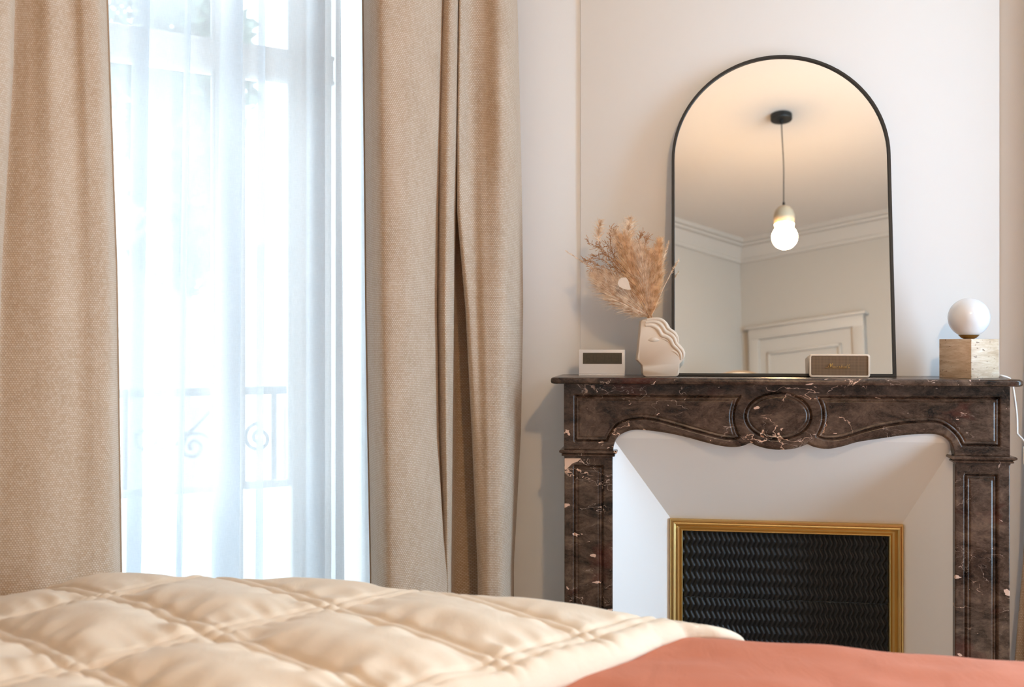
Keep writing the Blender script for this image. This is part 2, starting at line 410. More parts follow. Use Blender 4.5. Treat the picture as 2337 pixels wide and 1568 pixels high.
# window_2 in the right wall, out of frame: the daylight from the right
f2 = bpy.data.objects.new('window_2', None); f2.location = (*(R0+rd*1.25-rn*.2), 0); link(f2, kind='structure')
for a, b, z0, z1 in ((.75, .81, .25, 2.6), (1.69, 1.75, .25, 2.6), (1.21, 1.29, .25, 2.6), (.75, 1.75, 2.54, 2.6), (.75, 1.75, .25, .31), (.75, 1.75, 1.98, 2.04)):
    wbox('window_frame', R0, rd, rn, a, b, z0, z1, -.25, -.19, M_trim, f2)
for a, b in ((.81, 1.21), (1.29, 1.69)):
    wbox('glass_pane', R0, rd, rn, a, b, .31, 2.54, -.223, -.217, M_glass, f2, 0)

# ------------------------------------------------------------------ outside
M_iron = simple('grey_painted_iron', (.04, .055, .07), .5, .2)
rail = thing('balcony_railing', tuple(onWall(450, -.50, 900)*[1, 1, 0]), 'wrought iron balcony railing with scrolls outside the window', 'railing')
rz = onWall(460, -.50, 894)[2]
def rl(px, py): return onWall(px, -.50, py)
def rs(s, z): p = A-wd*s-wn*.50; return (p[0], p[1], z)
frombm('handrail', box_bm((*(A-wd*.95-wn*.50), rz), (1.7, .045, .024), WA, .006), M_iron, rail)
frombm('bottom_rail', box_bm((*(A-wd*.95-wn*.50), .12), (1.7, .03, .02), WA, .004), M_iron, rail)
for s in (.12, .52, .95, 1.38, 1.78): frombm('baluster', tube_bm([rs(s, .0), rs(s, rz)], .009, 8), M_iron, rail)
def spiral(cx, cy, r0, r1, a0, turns, n=40):
    return [rl(cx+(r0+(r1-r0)*k/n)*cos(a0+turns*2*pi*k/n), cy+(r0+(r1-r0)*k/n)*sin(a0+turns*2*pi*k/n)) for k in range(n+1)]
scr = [rl(x, y) for x, y in ((478, 940), (455, 965), (430, 990), (420, 1015))]
frombm('scroll', tube_bm(catmull(scr, 6), .0052, 8), M_iron, rail)
frombm('scroll', tube_bm([rl(475, 1000), rl(462, 990)]+spiral(441, 1020, 32, 6, -pi/2.4, -1.45), .0058, 8), M_iron, rail)
frombm('scroll', tube_bm(catmull([rl(x, y) for x, y in ((330, 1030), (378, 1022), (400, 1015), (415, 1000), (424, 985))], 6), .0052, 8), M_iron, rail)
for cx in (330, 590): frombm('scroll', tube_bm(spiral(cx, 1000, 34, 7, -pi/2, 1.5 if cx < 500 else -1.5), .0055, 8), M_iron, rail)
wallO = A-wn*.3
prism('balcony_floor', [tuple(wallO-wd*.0), tuple(wallO-wd*1.9), tuple(wallO-wd*1.9-wn*.3), tuple(wallO-wn*.3)], -.12, .0, simple('pale_stone', (.6, .58, .54), .8), kind='structure')
M_stone = simple('pale_facade_render', (.78, .75, .70), .9, var=.05, scale=.8)
M_dkglass = simple('dark_window', (.10, .13, .16), .2)
fc = onWall(430, -11.0)
fac = thing('facing_building', (fc[0], fc[1], -9), 'pale stone building across the street seen through the voile', 'building')
fd = np.array([cos(radians(20)), sin(radians(20))]); fnn = np.array([fd[1], -fd[0]]); fp = fc[:2]
wbox('facade', fp, fd, fnn, -4.5, 7.5, -9, 2.1, -3, 0, M_stone, fac)
wbox('roof', fp, fd, fnn, -4.7, 7.7, 2.1, 2.4, -3, .25, simple('zinc_roof', (.35, .38, .42), .5), fac)
for i in range(7):
    for zz in (-1.6, -5.0):
        wbox('window', fp, fd, fnn, -3.6+i*1.6, -2.8+i*1.6, zz, zz+1.9, -.1, .02, M_dkglass, fac)
prism('street', [(-40, 2), (20, 16), (12, 40), (-48, 30)], -9.2, -9, simple('asphalt', (.3, .3, .3), .9), kind='structure')
M_leaf = simple('deep_green_leaves', (.045, .085, .05), .6, var=.5, scale=2)
M_bark = simple('grey_bark', (.14, .11, .09), .9)
tc = onWall(415, -5.2)
tree = thing('street_tree', (tc[0], tc[1], -9), 'dark leafy tree outside the window seen through the voile', 'tree')
frombm('trunk', tube_bm(catmull([(tc[0], tc[1], -9), (tc[0]+.1, tc[1], -5), (tc[0]-.1, tc[1]+.1, -1.5), (tc[0], tc[1], 2.2), (tc[0]+.1, tc[1], 4)], 5), np.linspace(.25, .03, 21), 8), M_bark, tree)
rng = np.random.RandomState(3); vs = []; fs = []
clumps = []
for k in range(230):
    z = rng.uniform(1.6, 6.2); r = rng.uniform(0, .24+.22*(z > 2.5))
    a = rng.uniform(0, 2*pi); clumps.append((tc[0]+r*cos(a)*1.1, tc[1]+r*sin(a)*1.1, z, rng.uniform(.10, .20)))
for cx, cy, cz, cr in clumps:
    for k in range(60):
        p = rng.normal(size=3); p = p/np.linalg.norm(p)*cr*rng.uniform(.3, 1)**.5+[cx, cy, cz]
        a = rng.normal(size=3); a /= np.linalg.norm(a); b = np.cross(a, rng.normal(size=3)); b /= np.linalg.norm(b)
        j = len(vs); L = .07
        vs += [tuple(p-a*L), tuple(p+b*L*.5), tuple(p+a*L), tuple(p-b*L*.5)]; fs.append((j, j+1, j+2, j+3))
mesh('foliage', vs, fs, M_leaf, tree, kind='stuff')

# ------------------------------------------------------------------ curtains
def zrow(y): return ZC-(y-784)/F*2.62
def cloth(name, rows, m, ztop=2.66, zbot=.015, nsub=10, nz=90, parent=None, wob=.004, seed=0, edge=None, **kw):
    ys = sorted(rows); zs = [zrow(y) for y in ys]
    R = np.array([catmull(rows[y], nsub) for y in ys])            # rows x samples x (px,off)
    zz = np.linspace(ztop, zbot, nz); P = np.empty((nz, R.shape[1], 3)); 
    for i, z in enumerate(zz):
        if z >= zs[0]: q = R[0]+(R[0]-R[1])*min(.35, (z-zs[0])/(zs[0]-zs[1]))
        elif z <= zs[-1]: q = R[-1]
        else:
            k = max(j for j in range(len(zs)) if zs[j] >= z); t = (zs[k]-z)/(zs[k]-zs[k+1]); t = t*t*(3-2*t) if len(zs) < 3 else t
            q = R[k]*(1-t)+R[k+1]*t
        for j, (px, off) in enumerate(q):
            off = off + wob*mnoise.noise(Vector((px/60., z*1.6, seed)))
            p = onWall(px, off); P[i, j] = (p[0], p[1], z)
    mid = P[nz//2]; u = np.concatenate([[0], np.cumsum(np.linalg.norm(np.diff(mid, axis=0), axis=1))])
    U = np.broadcast_to(u, (nz, len(u))); Vv = np.broadcast_to(zz[:, None], (nz, len(u)))
    o = mesh(name, P.reshape(-1, 3), grid_faces(len(u), nz), m, parent, smooth=True, uv=np.stack([U, Vv], -1).reshape(-1, 2), **kw)
    return o, P
def edge_tube(name, P, j, r, m, parent):
    return frombm(name, tube_bm([tuple(P[i, j]) for i in range(0, len(P), 3)], r, 8), m, parent, auto=60)

# right curtain: wide pleat, narrow pleat, deep gap, wide pleat
CR = {
 -80: [(828, .10), (834, .14), (846, .19), (870, .235), (930, .24), (975, .22), (1012, .18), (1009, .12), (1005, .13), (1014, .18), (1032, .20), (1046, .18), (1043, .13), (1046, .11), (1052, .11), (1055, .13), (1047, .165), (1053, .185), (1075, .165), (1105, .175), (1140, .205), (1168, .185), (1180, .11)],
 300: [(832, .10), (838, .14), (850, .19), (874, .235), (930, .24), (972, .215), (1003, .175), (1000, .11), (997, .13), (1006, .18), (1026, .20), (1042, .175), (1040, .13), (1043, .11), (1050, .11), (1052, .13), (1043, .165), (1049, .185), (1074, .16), (1105, .175), (1145, .21), (1175, .18), (1189, .11)],
 480: [(834, .10), (840, .14), (852, .19), (876, .235), (930, .24), (970, .21), (999, .17), (996, .11), (996, .13), (1005, .18), (1022, .20), (1039, .17), (1038, .13), (1042, .11), (1054, .11), (1058, .13), (1043, .165), (1050, .19), (1078, .18), (1106, .20), (1148, .22), (1178, .18), (1192, .11)],
 700: [(836, .10), (842, .14), (854, .19), (878, .24), (932, .24), (968, .21), (996, .17), (994, .11), (995, .13), (1004, .18), (1018, .20), (1035, .17), (1036, .13), (1045, .105), (1072, .105), (1076, .13), (1062, .17), (1069, .195), (1088, .20), (1110, .22), (1150, .23), (1180, .18), (1194, .11)],
 1000: [(841, .10), (847, .14), (859, .19), (884, .24), (938, .24), (974, .215), (1000, .175), (1000, .14), (1000, .15), (1008, .18), (1020, .20), (1032, .16), (1034, .13), (1044, .10), (1084, .10), (1090, .13), (1077, .17), (1084, .195), (1100, .21), (1118, .225), (1150, .23), (1176, .18), (1189, .11)],
 1320: [(847, .10), (853, .14), (865, .19), (890, .24), (944, .245), (985, .225), (1010, .20), (1018, .185), (1020, .18), (1023, .18), (1026, .17), (1029, .15), (1032, .12), (1044, .10), (1096, .10), (1101, .13), (1090, .17), (1097, .195), (1108, .21), (1122, .22), (1146, .225), (1164, .18), (1173, .11)],
}
cr = thing('linen_curtain', (*onWall(1000, .17)[:2], 0), 'greige woven linen curtain gathered on the right side of the window', 'curtain')
o, P = cloth('drape', CR, M_linen, parent=cr, seed=1)
mid = np.array([P[i, 6]+0 for i in range(len(P))])
hem = edge_tube('side_hem', P, 0, .0035, M_linen, cr)
CL = {
 -80: [(-150, .22), (-110, .26), (-60, .30), (-10, .31), (30, .29), (42, .255), (40, .20), (44, .19), (70, .20), (110, .215), (150, .19), (185, .205), (215, .205), (236, .15)],
 300: [(-150, .22), (-110, .26), (-60, .30), (-20, .31), (18, .29), (30, .255), (28, .20), (32, .19), (70, .205), (115, .22), (165, .20), (200, .21), (232, .20), (251, .15)],
 650: [(-160, .22), (-120, .26), (-80, .30), (-40, .31), (-6, .29), (4, .255), (2, .21), (8, .20), (60, .215), (115, .225), (175, .21), (215, .215), (248, .20), (266, .15)],
 1300: [(-170, .22), (-130, .26), (-95, .30), (-60, .31), (-30, .29), (-22, .26), (-20, .23), (-10, .215), (50, .225), (110, .23), (180, .22), (225, .215), (260, .20), (277, .15)],
}
cl = thing('linen_curtain', (*onWall(120, .2)[:2], 0), 'tan woven linen curtain hanging at the far left of the photo', 'curtain')
o, PL = cloth('drape', CL, M_linen, parent=cl, seed=5)
edge_tube('side_hem', PL, -1, .003, M_linen, cl)
# voile: triple layers where the folds lap over
def vo(sh, k=0):
    b = lambda x, i: x+sh*i
    return [(150, .07), (215, .085), (255, .09), (300-sh*.3, .105), (345-sh, .12), (322-sh, .09), (305-sh*.7, .075), (350-sh, .10), (395-sh*.8, .085),
            (438-sh*1.0, .10), (430-sh*1.0, .075), (426-sh*1.0, .08), (460-sh, .095), (520-sh*.4, .12), (556-sh*.45, .13), (530-sh*.9, .10), (508-sh*1.1, .075), (548-sh*.3, .08),
            (575-sh*.3, .10), (606-sh*.3, .10), (598-sh*.3, .08), (592-sh*.3, .08), (630, .10), (668, .085), (715+sh*.2, .11), (742, .125), (715, .09), (700, .075), (745+sh*.3, .095), (776+sh*.4, .115), (770, .09), (768, .08), (800, .085), (840, .055), (900, .04)]
sh = thing('voile_curtain', (*onWall(540, .09)[:2], 0), 'sheer white voile curtain hanging across the bright window', 'curtain')
o, PV = cloth('voile_panel', {-80: vo(0), 700: vo(14), 1320: vo(24)}, M_sheer, nsub=8, nz=60, parent=sh, wob=.012, seed=9)
edge_tube('leading_hem', PV, 0, .002, M_sheer, sh)

# right-hand curtain at window_2, only its edge is in frame
def onY2(px, Y): d = ray(px, 784); return d[:2]*(Y/d[1])
prs = []
for z, px in ((2.5, 2352), (1.2, 2352), (.62, 2341), (.50, 2334), (.36, 2324), (.02, 2300)):
    prs.append((z, onY2(px, 2.92)))
c3 = thing('linen_curtain', (prs[1][1][0]+.1, prs[1][1][1]-.1, 0), 'greige linen curtain edge at the lower right border of the photo', 'curtain')
vs = []; uvs = []; nzs = 60; nus = 60; zsx = [p[0] for p in prs][::-1]
for i in range(nzs):
    z = 2.5-(2.48)*i/(nzs-1)
    x0 = np.interp(z, zsx, [p[1][0] for p in prs][::-1]); y0 = np.interp(z, zsx, [p[1][1] for p in prs][::-1])
    for j in range(nus):
        s = j/(nus-1)*.36; w = .018*sin(j*.75); q = np.array([x0, y0])+rd*s*.75+rn*w
        vs.append((q[0], q[1], z)); uvs.append((s*1.6, z))
mesh('drape', vs, grid_faces(nus, nzs), M_linen, c3, smooth=True, uv=uvs)

# ------------------------------------------------------------------ marble mantelpiece
YF = 2.65
mt = thing('marble_mantelpiece', (.28, 2.75, 0), 'dark brown veined marble mantelpiece with oval medallion and curved frieze', 'fireplace')
def seg_dist(X, Z, poly, closed=True):
    P = np.asarray(poly); Q = np.roll(P, -1, 0) if closed else P[1:]; P = P if closed else P[:-1]
    best = np.full(X.shape, 1e9); ins = np.zeros(X.shape, bool)
    for (ax, az), (bx, bz) in zip(P, Q):
        dx, dz = bx-ax, bz-az; L = dx*dx+dz*dz+1e-12
        t = np.clip(((X-ax)*dx+(Z-az)*dz)/L, 0, 1)
        best = np.minimum(best, np.hypot(X-ax-t*dx, Z-az-t*dz))
        if closed:
            c = ((az > Z) != (bz > Z)) & (X < (bx-ax)*(Z-az)/(bz-az+1e-15)+ax); ins ^= c
    return best, ins
def recess(d, ins):
    ds = np.where(ins, d, -d)
    return .0075*np.exp(-((ds-.001)/.0024)**2)+.0022*np.exp(-((ds-.0095)/.0022)**2)+.0012*(ds > .004)
def px2xz(pts, Y=YF): return [(float(onY(x, y, Y)[0]), float(onY(x, y, Y)[2])) for x, y in pts]
cont = [(1399, 1032), (1400, 1020), (1405, 1005), (1413, 995), (1424, 988), (1438, 983), (1456, 981), (1490, 984), (1530, 990), (1570, 999), (1610, 1010), (1645, 1018), (1674, 1021), (1695, 1018), (1712, 1011)]
contm = [(1714, 1011), (1728, 1018), (1750, 1024), (1779, 1027), (1808, 1025), (1828, 1020), (1842, 1014)]
contr = [(1844, 1014), (1860, 1021), (1887, 1025), (1920, 1020), (1959, 1009), (2018, 1000), (2060, 994), (2102, 991), (2130, 991), (2149, 995), (2162, 1003), (2171, 1012), (2177, 1026), (2180, 1044)]
C_ = np.vstack([catmull(px2xz(cont), 6), catmull(px2xz(contm), 6), catmull(px2xz(contr), 6)])
FX0, FX1 = float(onY(1287, 960, YF)[0]), float(onY(2305, 960, YF)[0])
ZCAP1 = .8395; ZTOP = 1.0145
xs = np.unique(np.concatenate([np.linspace(FX0, FX1, 760), C_[:, 0], [C_[0, 0]-1e-4, C_[-1, 0]+1e-4]]))
def zb(x):
    z = np.interp(x, C_[:, 0], C_[:, 1]); return np.where((x < C_[0, 0]) | (x > C_[-1, 0]), ZCAP1-.004, np.maximum(z, ZCAP1-.004))
sm_ = lambda p: [tuple(q) for q in catmull(p, 6)]
panL = px2xz([(1312, 903), (1690, 905), *sm_([(1690, 903), (1680, 924), (1675, 953), (1681, 984), (1689, 997)]), *sm_([(1689, 998), (1671, 1003), (1635, 998), (1587, 985), (1527, 968), (1480, 957), (1444, 957), (1412, 967), (1394, 988), (1385, 1007)]), (1312, 1007)])
panR = px2xz([*sm_([(1866, 906), (1877, 932), (1877, 964), (1864, 996)]), *sm_([(1865, 997), (1887, 1003), (1923, 1000), (1971, 985), (2030, 971), (2090, 964), (2137, 964), (2164, 976), (2185, 996), (2197, 1017)]), (2281, 1018), (2281, 908)])
oval = px2xz([(1776+76*cos(a), 950+54*sin(a)) for a in np.linspace(0, 2*pi, 48, endpoint=False)])
nzf = 120
T = np.linspace(0, 1, nzf)[:, None]; ZB = zb(xs)[None, :]; X = np.broadcast_to(xs, (nzf, len(xs))); Z = ZB+(ZTOP-ZB)*T
dep = np.zeros(X.shape)
for pl in (panL, panR, oval):
    d, ins = seg_dist(X, Z, pl); dep = np.maximum(dep, recess(d, ins))
dep += .004*np.exp(-((Z-ZB)/.004)**2)
front = np.stack([X, YF+dep, Z], -1).reshape(-1, 3); nF = len(front); nx = len(xs)
back = np.stack([xs, np.full(nx, YF+.045), zb(xs)], -1)                       # soffit of the arch
backt = np.array([[FX0, YF+.2195, ZCAP1-.004], [FX0, YF+.2195, ZTOP], [FX1, YF+.2195, ZCAP1-.004], [FX1, YF+.2195, ZTOP]])
fs = grid_faces(nx, nzf)+[[i, i+1, nF+i+1, nF+i] for i in range(nx-1)]
k = nF+nx
fs += [[0, (nzf-1)*nx, k+1, k], [nx-1, nzf*nx-1, k+3, k+2]]
o = mesh('frieze', np.vstack([front, back, backt]), fs, M_marble, mt, auto=50)
# side cheeks of the frieze follow the outer edge; capitals and pilasters
def plate(name, x0, x1, z0, z1, Y, rects, yb, parent):
    nx_ = int((x1-x0)/.0016); nz_ = int(min(260, (z1-z0)/.0025)); xs_ = np.linspace(x0, x1, nx_); zs_ = np.linspace(z0, z1, nz_)
    X, Z = np.meshgrid(xs_, zs_); dep = np.zeros(X.shape)
    for a, b, c, d_ in rects:
        d, ins = seg_dist(X, Z, [(a, c), (b, c), (b, d_), (a, d_)]); dep = np.maximum(dep, recess(d, ins))
    dep = np.where((X == xs_[0]) | (X == xs_[-1]), dep*0+.0015, dep)
    v = np.stack([X, Y+dep, Z], -1).reshape(-1, 3); f = grid_faces(nx_, nz_); n0 = len(v)
    bk = np.array([[x0, yb, z0], [x0, yb, z1], [x1, yb, z0], [x1, yb, z1]]); tl = (nz_-1)*nx_
    f += [[0, tl, n0+1, n0], [nx_-1, nz_*nx_-1, n0+3, n0+2]]
    return mesh(name, np.vstack([v, bk]), f, M_marble, parent, auto=50)
PY = 2.656
lx0, lx1 = float(onY(1288, 1150, PY)[0]), float(onY(1398, 1150, PY)[0]); rx0, rx1 = float(onY(2180, 1150, PY)[0]), float(onY(2305, 1150, PY)[0])
zc0 = .8185
plate('pilaster', lx0, lx1, .13, zc0, PY, [(lx0+.026, lx1-.026, .18, zc0-.022)], 2.8695, mt)
plate('pilaster', rx0, rx1, .13, zc0, PY, [(rx0+.024, rx1-.030, .18, zc0-.026)], 2.8695, mt)
for a, b in ((lx0, lx1), (rx0, rx1)):
    frombm('plinth', box_bm(((a+b)/2, 2.755, .0655), (b-a+.012, .225, .129), 0, .004), M_marble, mt)
    # capital: stacked fillet, cove and astragal
    x0, x1 = a, b; prof = [(0, .8190), (.0, .8225), (.006, .824), (.0065, .8275), (.004, .829), (.0095, .832), (.0120, .8335), (.0125, .8375), (.010, .8398), (.0, .840)]
    bm = bmesh.new(); rr = []
    for o_, z in prof: rr.append([bm.verts.new(p) for p in ((x0-o_, 2.869, z), (x0-o_, PY-.004-o_, z), (x1+o_, PY-.004-o_, z), (x1+o_, 2.869, z))])
    for p, q in zip(rr, rr[1:]):
        for i in range(3): bm.faces.new((p[i], p[i+1], q[i+1], q[i]))
    bm.faces.new(rr[0]); bm.faces.new(rr[-1])
    frombm('capital', bm, M_marble, mt, auto=25)
# pale filler where the left pilaster's corner has been mended
pts = [onY(x, y, PY-.0012) for x, y in ((1288.5, 1046), (1326, 1046), (1319, 1053), (1306, 1058), (1296, 1068), (1289, 1073))]
n = len(pts); mesh('mended_corner', [tuple(p) for p in pts]+[(p[0], PY+.004, p[2]) for p in pts], [list(range(n))]+[[i, (i+1) % n, (i+1) % n+n, i+n] for i in range(n)], M_repair, mt, label='pale pink filler patch')
# shelf with rounded nose and corners, slightly bowed profile
def shelf():
    x0, x1, y0, y1, r = -.303, .8545, 2.60, 2.8695, .02
    out = [(x0, y1)]
    for k in range(7): a = pi+pi/2*k/6; out.append((x0+r+r*cos(a), y0+r+r*sin(a)))
    for k in range(7): a = 1.5*pi+pi/2*k/6; out.append((x1-r+r*cos(a), y0+r+r*sin(a)))
    out.append((x1, y1))
    prof = [(.012, 1.0145), (.006, 1.0147), (.0015, 1.0165), (0, 1.0195), (0, 1.026), (.0015, 1.0295), (.005, 1.0317), (.011, 1.032)]
    bm = bmesh.new(); rr = []; cx, cy = (x0+x1)/2, y1
    for o_, z in prof:
        ring = []
        for (x, y) in out:
            dx = 1 if x < x0+r else (-1 if x > x1-r else 0)
            sx = (x-cx); f = (abs(sx)-o_)/abs(sx) if abs(x-cx) > (x1-x0)/2-r-.001 else 1
            yy = y+o_*(1 if y < y1-.001 else 0)*max(0, min(1, (y1-y)/(y1-y0)))
            ring.append(bm.verts.new((cx+sx*f, yy, z)))
        rr.append(ring)
    m_ = len(out)
    for p, q in zip(rr, rr[1:]):
        for i in range(m_): bm.faces.new((p[i], p[(i+1) % m_], q[(i+1) % m_], q[i]))
    bm.faces.new(rr[0]); bm.faces.new(rr[-1])
    return frombm('mantel_shelf', bm, M_marble, mt, auto=40)
shelf()

# ------------------------------------------------------------------ fireplace insert: white hood, brass frame, black screen
ins = thing('fireplace_insert', (.31, 2.78, 0), 'white splayed fireplace insert with brass frame around a black chevron screen', 'fireplace insert')
oc = [onY(1399, 1002, 2.671), onY(2179, 1009, 2.671)]; ic = [onY(1531, 1183, 2.83), onY(2058, 1198, 2.83)]
zo = float((oc[0][2]+oc[1][2])/2); zi = float((ic[0][2]+ic[1][2])/2)
a0, a1, b0, b1 = oc[0][0]-.001, oc[1][0]+.001, ic[0][0], ic[1][0]
hy = 2.671
mesh('hood_panel', [(a0, hy, zo), (a1, hy, zo), (b1, 2.83, zi), (b0, 2.83, zi)], [(0, 1, 2, 3)], M_plaster, ins)
mesh('upper_panel', [(a0-.01, hy, zo), (a1+.01, hy, zo), (a1+.01, 2.659, zo+.026), (a0-.01, 2.659, zo+.026)], [(0, 1, 2, 3)], M_plaster, ins)
mesh('side_splay', [(a0, hy, zo), (a0, hy, .0), (b0, 2.83, .0), (b0, 2.83, zi)], [(0, 1, 2, 3)], M_plaster, ins)
mesh('side_splay', [(a1, hy, zo), (a1, hy, .0), (b1, 2.83, .0), (b1, 2.83, zi)], [(0, 1, 2, 3)], M_plaster, ins)
# brass frame swept round the opening with mitred corners
def sweep_rect(name, x0, x1, z0, z1, prof, m, parent):
    bm = bmesh.new(); rr = []
    for o_, y in prof:      # o_ = distance inward
        rr.append([bm.verts.new(p) for p in ((x0+o_, y, z0+o_), (x0+o_, y, z1-o_), (x1-o_, y, z1-o_), (x1-o_, y, z0+o_))])
    for p, q in zip(rr, rr[1:]):
        for i in range(4): bm.faces.new((p[i], p[(i+1) % 4], q[(i+1) % 4], q[i]))
    return frombm(name, bm, m, parent, auto=25)
FY = 2.83
sweep_rect('brass_frame', b0-.002, b1+.002, .012, zi+.002,
  [(0, FY+.01), (0, FY-.012), (.002, FY-.014), (.005, FY-.014), (.006, FY-.009), (.008, FY-.009), (.009, FY-.016), (.012, FY-.018), (.015, FY-.016), (.017, FY-.009), (.021, FY-.003), (.026, FY-.001), (.029, FY-.004), (.032, FY-.006), (.034, FY-.004), (.035, FY+.012)], M_brass, ins)
def chevron(name, x0, x1, z0, z1, y, parent):
    P_ = .0138; nx_ = int((x1-x0)/P_*9); nz_ = int((z1-z0)/.0036)
    xs_ = np.linspace(x0, x1, nx_); zs_ = np.linspace(z0, z1, nz_); X, Z = np.meshgrid(xs_, zs_)
    ph = (Z/.036) % 1; tri = np.abs(ph*2-1)*.0085
    bow = .003*np.sin(X*23+Z*4)
    f = ((X+bow-tri)/P_) % 1
    h = np.where(f < .72, np.sin(pi*f/.72)**.6*.0045, 0)+.0018*np.cos(2*pi*ph)
    return mesh(name, np.stack([X, y-h, Z], -1).reshape(-1, 3), grid_faces(nx_, nz_), M_screen, parent, auto=35)
zseam = (onY(1560, 1356, 2.845)[2]+onY(2022, 1384, 2.845)[2])/2
chevron('screen_panel', b0+.030, b1-.030, zseam+.0012, zi-.03, 2.845, ins)
chevron('screen_panel', b0+.030, b1-.030, .04, zseam-.0012, 2.8435, ins)

# ------------------------------------------------------------------ arched mirror leaning on the wall
mr = thing('arched_mirror', tuple(MP), 'tall arched mirror with thin black frame leaning above the mantelpiece', 'mirror')
def mloc(x, h, o=0): # h up the tilted plane, o toward the room
    return (MP[0]+x, MP[1]+h*sin(MA)-o*cos(MA), MP[2]+h*cos(MA)+o*sin(MA))
RW, HH = .289, .887
def arch(r, b):     # outline at half-width r with bottom b
    c = HH-RW; pts = [(-r, b), (-r, c)]+[(-r*cos(pi*k/48), c+r*sin(pi*k/48)) for k in range(1, 48)]+[(r, c), (r, b)]
    return pts
bm = bmesh.new(); rr = []
for r, b, o_ in ((RW, 0, .0), (RW, 0, .019), (RW-.001, .001, .020), (RW-.007, .007, .020), (RW-.008, .008, .019), (RW-.008, .008, .006)):
    rr.append([bm.verts.new(mloc(x, h, o_-.014)) for x, h in arch(r, b)])
m_ = len(rr[0])
for p, q in zip(rr, rr[1:]):
    for i in range(m_): bm.faces.new((p[i], p[(i+1) % m_], q[(i+1) % m_], q[i]))
frombm('mirror_frame', bm, M_black, mr, auto=30)
ap = arch(RW-.0075, .0075)
mesh('mirror_glass', [mloc(x, h, 0) for x, h in ap]+[mloc(x, h, -.008) for x, h in ap], [list(range(m_)), list(range(m_, 2*m_))], M_mirror, mr)

# ------------------------------------------------------------------ pendant lamp (seen in the mirror)
LX, LY = .583, .47
pd = thing('pendant_lamp', (LX, LY, HC), 'lit pendant with round globe bulb on a black cord, reflected in the mirror', 'lamp')
frombm('canopy', lathe_bm([(0, 0), (.054, 0), (.055, -.003), (.055, -.026), (.053, -.029), (.008, -.030), (.007, -.045), (0, -.046)], (LX, LY, HC)), M_black, pd)
cz = 2.228
cord = [(LX, LY, HC-.04), (LX+.002, LY, HC-.15), (LX+.005, LY, HC-.28), (LX+.002, LY, HC-.4), (LX, LY, cz+.19)]
frombm('cord', tube_bm(catmull(cord, 5), .0028, 8), M_black, pd)
frombm('cord_grip', lathe_bm([(0, .022), (.006, .022), (.008, 0), (.011, -.006), (0, -.006)], (LX, LY, cz+.165)), M_black, pd)
frombm('socket_shade', lathe_bm([(0, .168), (.014, .167), (.032, .157), (.045, .139), (.0525, .115), (.0525, .095), (.050, .078), (.048, .067), (0, .067)], (LX, LY, cz)),
       simple('ivory_porcelain', (.42, .32, .21), .4), pd)
g = N('glowing_opal_globe'); 
g.base((.9, .8, .65), .3); g.p.inputs['Emission Color'].default_value = (*LAMP_COL, 1); g.p.inputs['Emission Strength'].default_value = LAMP_STRENGTH
prof = [(0, -.062)]+[(.062*sin(a), -.062*cos(a)) for a in np.linspace(.15, 2.35, 22)]+[(.043, .050), (.045, .060), (.047, .066), (0, .0665)]
frombm('globe_bulb', lathe_bm(prof, (LX, LY, cz)), g.m, pd, label='glowing white globe')

# round tan-rimmed floor lamp in the back corner, its top just shows low in the mirror
p, r = refl(1686, 848.5); tq = 3.55/(-r[1]); top = p+r*tq
fl = thing('round_floor_lamp', (top[0], top[1], 0), 'round cream shade with thin tan rim peeking into the bottom of the mirror', 'lamp')
RR = .30; bm = bmesh.new()
cc = np.array([top[0], top[1], top[2]-RR]); nrm = Vector((-.1, 1, 0)).normalized(); sx = Vector((0, 0, 1)).cross(nrm)
ring = [tuple(Vector(cc)+(sx*cos(a)+Vector((0, 0, 1))*sin(a))*RR) for a in np.linspace(0, 2*pi, 65)]
frombm('shade_rim', tube_bm(ring, .008, 8, caps=False), simple('tan_rattan', (.34, .22, .12), .6), fl)
vs = [tuple(Vector(cc)+nrm*.05)]; 
for q in (.5, 1.0):
    for a in np.linspace(0, 2*pi, 64, endpoint=False): vs.append(tuple(Vector(cc)+(sx*cos(a)+Vector((0, 0, 1))*sin(a))*RR*q+nrm*.05*(1-q*q)))
fs = [[0, 1+i, 1+(i+1) % 64] for i in range(64)]+[[1+i, 65+i, 65+(i+1) % 64, 1+(i+1) % 64] for i in range(64)]
mesh('shade', vs, fs, simple('cream_linen_shade', (.85, .76, .62), .7), fl, smooth=True)
frombm('pole', tube_bm([(cc[0], cc[1]-.02, 0.02), (cc[0], cc[1]-.02, cc[2]-RR)], .01), M_black, fl)
frombm('base', lathe_bm([(0, .02), (.13, .018), (.14, 0), (0, 0)], (cc[0], cc[1]-.02, 0)), M_black, fl)

# ------------------------------------------------------------------ things on the mantel shelf
ZS = 1.032
# digital clock
cq0, cq1 = onY(1321, 858, 2.755), onY(1426, 858, 2.755)
cw = cq1[0]-cq0[0]; cxm = (cq0[0]+cq1[0])/2; chh = .0665
ck = thing('digital_clock', (cxm, 2.755, ZS), 'small white digital clock with grey display left of the vase', 'clock')
tl_ = radians(6)
frombm('case', box_bm((cxm, 2.755+.012, ZS+.004+chh/2), (cw, .016, chh), 0, .0015, 2, -tl_), M_white_plastic, ck)
frombm('foot', box_bm((cxm, 2.765, ZS+.0022), (cw*.995, .034, .0044), 0, .001), M_white_plastic, ck)
g = N('grey_liquid_crystal'); v = g.coord(); g.base(g.mix(g.noise(v, 160, 2), (.05, .04, .026, 1), (.075, .06, .04, 1)), .5); M_lcd = g.m
def cloc(fx, fz, o=0): # fraction on the clock face
    h = (fz-.5)*chh; return (cxm+(fx-.5)*cw, 2.755+.012-(.008+o)*cos(tl_)+h*sin(tl_), ZS+.004+chh/2+h*cos(tl_)+0)
